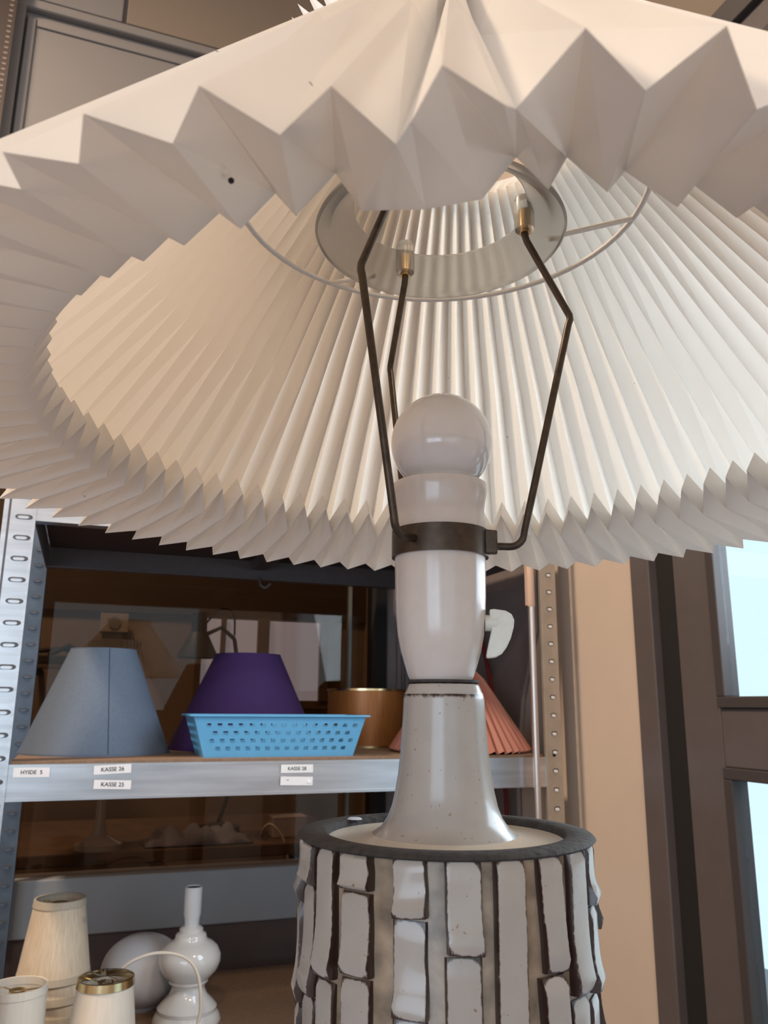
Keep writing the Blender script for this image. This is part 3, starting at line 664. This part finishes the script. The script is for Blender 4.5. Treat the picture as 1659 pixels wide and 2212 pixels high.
# clay slabs: (angle from the lens direction in degrees l..r, [(top, bottom, lift_top, lift_bottom)...])
def slab(al, ar, zt, zb, l0, l1, drift=0.0, tilt=0.0, pw=5.5):
    """a pressed strip of clay; l0/l1 = how far top and bottom end stand off the core"""
    nu, nv = 17, max(8, int((zt - zb) / 0.0035))
    base = 0.0556; mb = MB(); rim = []
    Lz = zt - zb; wm = radians(ar - al) * 0.058
    seed = random.random() * 10
    for j in range(nv + 1):
        v = j / nv; v_ = v
        lift = l0 + (l1 - l0) * (v_ ** pw)
        for i in range(nu):
            u = i / (nu - 1)
            ue = u if 0 < i < nu - 1 else u
            edge = min(u, 1 - u) * wm; ez = min(v, 1 - v) * Lz
            a = radians(al + (ar - al) * (0.5 + (u - 0.5)) + drift * v + 0.13 * sin(v * 9 + seed))
            rnd = min(1.0, edge / 0.0010); rz = min(1.0, ez / 0.0011)
            k = sqrt(max(0.0, 1 - (1 - rnd) ** 2)) * (0.35 + 0.65 * sqrt(max(0, 1 - (1 - rz) ** 2)))
            r = base - 0.0012 + (lift + 0.0012) * (0.35 + 0.65 * k) + 0.00010 * sin(u * 5 + v * 7 + seed)
            z = zt - Lz * v + tilt * (u - 0.5)
            ang = PHI - (-a)
            mb.v.append((r * cos(ang), r * sin(ang), z_(z)))
            rim.append(min(edge, ez * 1.2 + 0.0005))
    n0 = len(mb.v)
    for j in range(nv):
        for i in range(nu - 1):
            a = j * nu + i; mb.f.append((a, a + nu, a + nu + 1, a + 1))
    # skirt down into the core
    loop = [i for i in range(nu)] + [j * nu + nu - 1 for j in range(1, nv + 1)] + [nv * nu + i for i in range(nu - 2, -1, -1)] + [j * nu for j in range(nv - 1, 0, -1)]
    for q in loop:
        x, y, z = mb.v[q]; r = sqrt(x * x + y * y); k = 0.0535 / r
        mb.v.append((x * k, y * k, z)); rim.append(0.0018)
    m = len(loop)
    for q in range(m): mb.f.append((loop[q], loop[(q + 1) % m], n0 + (q + 1) % m, n0 + q))
    mb.rim = rim
    return mb.build('clay_slab', 'glaze', body, smooth=50)
T0 = -0.0492
visible = [
 (-82, -70, [(T0, -0.070, .002, .006), (-0.072, -0.105, .002, .005), (-0.107, BZ + .004, .002, .003)]),
 (-67, -55, [(T0, -0.0625, .0035, .0065), (-0.0635, -0.0985, .0015, .006), (-0.100, -0.150, .001, .005)]),
 (-54, -42.5, [(T0, -0.0905, .002, .0055), (-0.092, -0.140, .0012, .004)]),
 (-39.5, -26, [(T0, -0.0606, .003, .0060), (-0.0618, -0.0872, .0018, .0052), (-0.0886, -0.135, .0012, .004)]),
 (-18.5, -6.2, [(T0, -0.0672, .002, .0078), (-0.0684, -0.0968, .0010, .0076), (-0.098, -0.145, .001, .005)]),
 (-0.5, 12.3, [(T0, -0.0776, .002, .0074), (-0.0788, -0.150, .0010, .004)]),
 (16.4, 28.2, [(T0, -0.160, .0020, .0022)]),
 (33.0, 45.0, [(T0, -0.0860, .0018, .0030), (-0.0866, -0.135, .0030, .0032)]),
 (49.0, 62.0, [(T0, -0.0950, .0018, .0050), (-0.0965, -0.150, .001, .003)]),
 (65.5, 79.0, [(T0, -0.0690, .0015, .0065), (-0.0705, -0.098, .002, .0062), (-0.100, -0.15, .001, .004)]),
]
for al, ar, segs in visible:
    for (a, b, c, d) in segs:
        slab(al, ar, a, b, c, d, drift=(2.5 if al == 33.0 else 0.6), tilt=random.uniform(-.0008, .0008))
ang = 82.5
while ang < 276:
    w = random.uniform(11.5, 13); zt = T0
    while zt > -0.20:
        zb = max(BZ + 0.004, zt - random.uniform(0.02, 0.06)); zb = BZ + 0.004 if zb < -0.215 else zb
        slab(ang, ang + w, zt, zb, .0018, random.uniform(.003, .0065)); zt = zb - 0.0014
    ang += w + random.uniform(4.0, 6.5)
for al, ar, segs in visible:
    zb = segs[-1][1]
    if zb > BZ + 0.02: slab(al, ar, zb - 0.0014, BZ + 0.004, .0012, .003)
# a chip of white glaze on the rim
MB().lathe([(0, 0.0008), (0.0025, 0.0006), (0.0035, 0)], 10).build('glaze_chip', mat('white_chip', (0.8, 0.82, 0.9), 0.3), body, loc=(-0.037, 0.029, z_(-0.0476)))

# socket, a touch off axis
SO = (-0.0011, 0.0)
so = MB().lathe([(r, z_(z)) for r, z in [(0.0, 0.0108), (0.0128, 0.0108), (0.0137, 0.0125), (0.0150, 0.0165), (0.0168, 0.0225), (0.0181, 0.0290), (0.0189, 0.0370), (0.0193, 0.0450), (0.0195, 0.0600), (0.0195, 0.0780),
      (0.0192, 0.0800), (0.0193, 0.0835), (0.0198, 0.0870), (0.0205, 0.0905), (0.0208, 0.0925), (0.0206, 0.0945), (0.0198, 0.0950), (0.0180, 0.0940), (0.0, 0.0920)]], 80, SO).build('socket', 'socket', lamp, smooth=50)
# rotary key switch (flat paddle on a stem), facing the lens
Rv = Vector((cos(PHI + pi / 2), sin(PHI + pi / 2), 0)); Nv = Vector((cos(PHI), sin(PHI), 0))     # right / towards lens
def K(x, z, d): return Rv * x + Nv * d + Vector((0, 0, z_(z)))
MB().tube([K(0.0175, 0.0345, 0.0), K(0.0225, 0.0345, 0.0)], 0.0034, 20).build('switch_stem', 'keyp', so, smooth=40)
poly = [(0.0195, 0.0400), (0.0215, 0.0402), (0.0262, 0.0395), (0.0286, 0.0381), (0.0296, 0.0356), (0.0293, 0.0325), (0.0280, 0.0280), (0.0262, 0.0243), (0.0242, 0.0216), (0.0216, 0.0202), (0.0182, 0.0198), (0.0177, 0.0206), (0.0182, 0.0232), (0.0202, 0.0318), (0.0196, 0.0330)]
MB().prism(poly, lambda p: K(p[0], p[1], 0.0028), lambda p: K(p[0], p[1], -0.0028)).build('switch_key', 'keyp', so, bevel=0.0011)
# bulb
bp = [(0.0, 0.0900), (0.0135, 0.0900), (0.0145, 0.0955)]
for k in range(0, 31):
    a = radians(-50 + 140 * k / 30); bp.append((0.0225 * cos(a), 0.1140 + 0.0225 * sin(a)))
bp[-1] = (0.0, bp[-1][1])
MB().lathe([(r, z_(z)) for r, z in bp], 72).build('bulb', 'bulb', lamp, smooth=60)
# shade carrier: clamp band, three bent rods, brass ferrules
car = MB().lathe([(r, z_(z)) for r, z in [(0.0196, 0.0625), (0.0208, 0.0622), (0.0208, 0.0738), (0.0196, 0.0740)]], 80, SO, close=True).build('shade_carrier', 'bronze', lamp, smooth=40)
v = [K(x, z, d) for d in (0.0075, 0.0040) for x, z in ((0.0150, 0.0630), (0.0232, 0.0630), (0.0232, 0.0730), (0.0150, 0.0738))]
MB().add(v, [(0, 1, 2, 3), (7, 6, 5, 4), (0, 4, 5, 1), (1, 5, 6, 2), (2, 6, 7, 3), (3, 7, 4, 0)]).build('clamp_tab', 'bronze', car, bevel=0.0006)
RINGC = 0.0
for k, da in enumerate((0.0, 117.0, 237.0)):
    aa = PHI + pi / 2 + radians(da); D = Vector((cos(aa), sin(aa), 0))
    P = lambda r, z: D * r + Vector((0, 0, z_(z)))
    path = [P(0.0200, 0.0675), P(0.0290, 0.0672)]
    for q in range(1, 6): 
        b = pi / 2 * q / 6; path.append(P(0.0290 + 0.0062 * sin(b), 0.0672 + 0.0062 * (1 - cos(b))))
    path += [P(0.0355, 0.0745), P(0.0582, 0.1705)]
    path += [P(0.0590, 0.1725), P(0.0589, 0.1748)]
    path += [P(0.0408, 0.2135), P(0.0400, 0.2165), P(0.0400, 0.2300)]
    MB().tube(path, 0.00165, 10).build('rod', 'bronze', car, smooth=50)
    fe = MB().lathe([(0.0018, 0), (0.0026, 0), (0.0024, 0.002), (0.0022, 0.003), (0.0022, 0.012), (0.0018, 0.012)], 20).build('ferrule', 'brass', car, smooth=40, loc=P(0.040, 0.2175))
# ------------- the pleated shade
SC = Vector((0.03353, 0.34324, 0.1)) - Vector((LX, LY, BZ))        # centre, lamp frame
tn = Vector((0.0051, 0.0260, 1)).normalized(); ta = Vector((1, 0, -0.0051)).normalized(); tb = tn.cross(ta)
def SH(a, r, h): return SC + ta * (r * cos(radians(a))) + tb * (r * sin(radians(a))) + tn * h
NEAR = [  # kind, (angle, radius, height) of crease P, of edge Q   (front of the shade, where the paper is bent out)
    (1, (-114.25, .243, -.0139), None), (2, (-112.00, .2350, -.0132), None),
    (1, (-109.94, .244, -.0126), None), (2, (-107.60, .2330, -.0122), (-113.04, .1784, .0104)),
    (1, (-104.79, .245, -.0137), (-111.48, .1708, .0246)), (2, (-102.90, .2310, -.0127), (-108.12, .1784, .0105)),
    (1, (-99.83, .245, -.0176), (-105.87, .1708, .0268)), (2, (-98.01, .230, -.0164), (-102.84, .1784, .0092)),
    (3, (-97.27, .235, -.0165), (-97.89, .178, .0081)), (1, (-95.99, .246, -.0167), (-93.65, .177, .0108)), (3, (-93.70, .235, -.0144), (-90.66, .1708, .0271)),
    (2, (-93.11, .230, -.0108), (-88.74, .1784, .0123)), (1, (-91.12, .245, -.0101), (-86.43, .1708, .0275)), (2, (-87.67, .229, -.0061), (-84.28, .1784, .0125)),
    (1, (-86.24, .245, -.0089), (-81.53, .1708, .0249))]
P1R, P1H, P2R, P2H = 0.2323, -0.0002, 0.2159, 0.0014
Q1R, Q1H, Q2R, Q2H = 0.1708, 0.0254, 0.1784, 0.0105
cols = []
NL, NR = 15, 23
qa = [-81.53] + [-75.94 + (27.49 + 75.94) * k / 22 for k in range(23)]
right = qa[1:]
far = [27.49 + (177.1 - 27.49) * k / 31 for k in range(1, 32)]
left = [177.1 + (248.52 - 177.1) * k / 15 for k in range(1, 13)]          # up to the ridge before (-114.25 crease)
qall = [x for x in right + far + left]
def bump(a):          # how much the front bulge reaches angle a
    d = (a + 99.5 + 180) % 360 - 180
    return max(0.0, 1 - abs(d) / 75.0) ** 1.3
N_all = len(qall)
ridges = []
for i, a in enumerate(qall):
    j = N_all - 1 - i
    off = -4.7 * max(0, 1 - (i + 1) / 12.0) + 7.0 * max(0, 1 - (j + 1) / 12.0)
    ridges.append((a, a + off))
prev = (-81.53, -86.24)
cols = []
def std(kind, qa_, pa_):
    b = bump(pa_)
    if kind == 1: return [(pa_, P1R + 0.0165 * b, P1H - 0.0155 * b), (qa_, Q1R, Q1H)]
    return [(pa_, P2R + 0.0205 * b, P2H - 0.0155 * b), (qa_, Q2R, Q2H)]
rr = [prev] + ridges
for i in range(1, len(rr)):
    m = ((rr[i - 1][0] + rr[i][0]) / 2, (rr[i - 1][1] + rr[i][1]) / 2)
    cols.append((2, *std(2, *m))); cols.append((1, *std(1, *rr[i])))
# close up to the first NEAR ridge
first_q = -111.48 - 2 * 4.80
m = ((rr[-1][0] - 360 + first_q) / 2, (rr[-1][1] - 360 - 114.25) / 2)
cols.append((2, *std(2, *m)))
for idx, (kd, Pn, Qn) in enumerate(NEAR):
    if Qn is None: Qn = {0: (-121.1, Q1R, Q1H), 1: (-118.7, Q2R, Q2H), 2: (-116.3, Q1R, Q1H)}[idx]
    cols.append((kd, Pn, Qn))
T1 = (0.077, 0.1960); T2 = (0.063, 0.1880)
cone = MB(); cuff = MB(); lip = MB(); nC = len(cols)
for kd, Pn, Qn in cols:
    t1 = kd == 1; pa_ = Pn[0]; 
    tr, th = T1 if t1 else (T2 if kd == 2 else (0.070, 0.192))
    A = (Qn[1] + 0.0072, Qn[2] + 0.0111)
    jit = 0.0
    ta_ = Pn[0] if kd != 3 else Pn[0]
    # fold line from crease to the top, with a mid point so the front bulge fades out
    b = bump(pa_)
    p0R, p0H = (P1R, P1H) if t1 else ((P2R, P2H) if kd == 2 else ((P1R + P2R) / 2, (P1H + P2H) / 2))
    fr = 0.5
    mr = p0R + (tr - p0R) * fr; mh = p0H + (th - p0H) * fr
    mr += (Pn[1] - p0R) * (1 - fr); mh += (Pn[2] - p0H) * (1 - fr)
    cone.v += [SH(pa_, tr + (0.010 if t1 else 0.014), th + 0.016), SH(pa_, tr, th), SH(pa_, mr, mh), SH(*Pn)]
    cuff.v += [SH(*Pn), SH(*Qn)]
    lip.v += [SH(*Qn), SH(Qn[0], *A)]
for i in range(nC):
    j = (i + 1) % nC
    for q in range(3): cone.f.append((i * 4 + q, i * 4 + q + 1, j * 4 + q + 1, j * 4 + q))
    cuff.f.append((i * 2, i * 2 + 1, j * 2 + 1, j * 2)); lip.f.append((i * 2, i * 2 + 1, j * 2 + 1, j * 2))
shade = cone.build('lamp_shade', 'paper', lamp)
cuff.build('folded_cuff', 'paper', shade)
lip.build('inner_lip', 'paper', shade)
# fly speck on the cuff
pA = (SH(-104.79, .245, -.0137) * .45 + SH(-111.48, .1708, .0246) * .55); pB = (SH(-107.6, .233, -.0122) * .45 + SH(-113.04, .1784, .0104) * .55)
spk = bmesh.new(); bmesh.ops.create_icosphere(spk, subdivisions=2, radius=0.0007); sme = bpy.data.meshes.new('dirt_speck'); spk.to_mesh(sme); spk.free(); sme.materials.append(M['blackin'])
so_ = bpy.data.objects.new('dirt_speck', sme); col.objects.link(so_); so_.parent = shade; so_.location = pA * .45 + pB * .55 + Vector((0, -0.0003, -0.0003))
# wire ring and spokes of the shade, clear plastic ring
RW, ZW = 0.098, 0.2370
MB().tube([(RW * cos(2 * pi * k / 64), RW * sin(2 * pi * k / 64), z_(ZW)) for k in range(64)], 0.0014, 8, closed=True).build('wire_ring', 'whitewire', shade, smooth=60)
for da in (12, 130, 250):
    a = PHI + pi / 2 + radians(da)
    MB().tube([(0.055 * cos(a), 0.055 * sin(a), z_(0.2225)), (RW * cos(a), RW * sin(a), z_(ZW))], 0.0014, 8).build('spoke', 'whitewire', shade, smooth=60)
pr = MB().lathe([(r, z_(z)) for r, z in [(0.0580, 0.2165), (0.0592, 0.2180), (0.0585, 0.2200), (0.0545, 0.2215), (0.0535, 0.2240), (0.0450, 0.2320), (0.0420, 0.2330), (0.0412, 0.2318), (0.0430, 0.2300), (0.0505, 0.2225), (0.0520, 0.2195), (0.0560, 0.2170)]], 96, close=True).build('plastic_ring', 'clear', shade, smooth=50)
for da in (0.0, 117.0, 237.0):
    a = PHI + pi / 2 + radians(da)
    MB().lathe([(0.0023, 0), (0.0046, 0), (0.0048, 0.002), (0.0048, 0.015), (0.0040, 0.017), (0.0, 0.017)], 24).build('peg_sleeve', 'clear', pr, smooth=40, loc=(0.040 * cos(a), 0.040 * sin(a), z_(0.2195)))
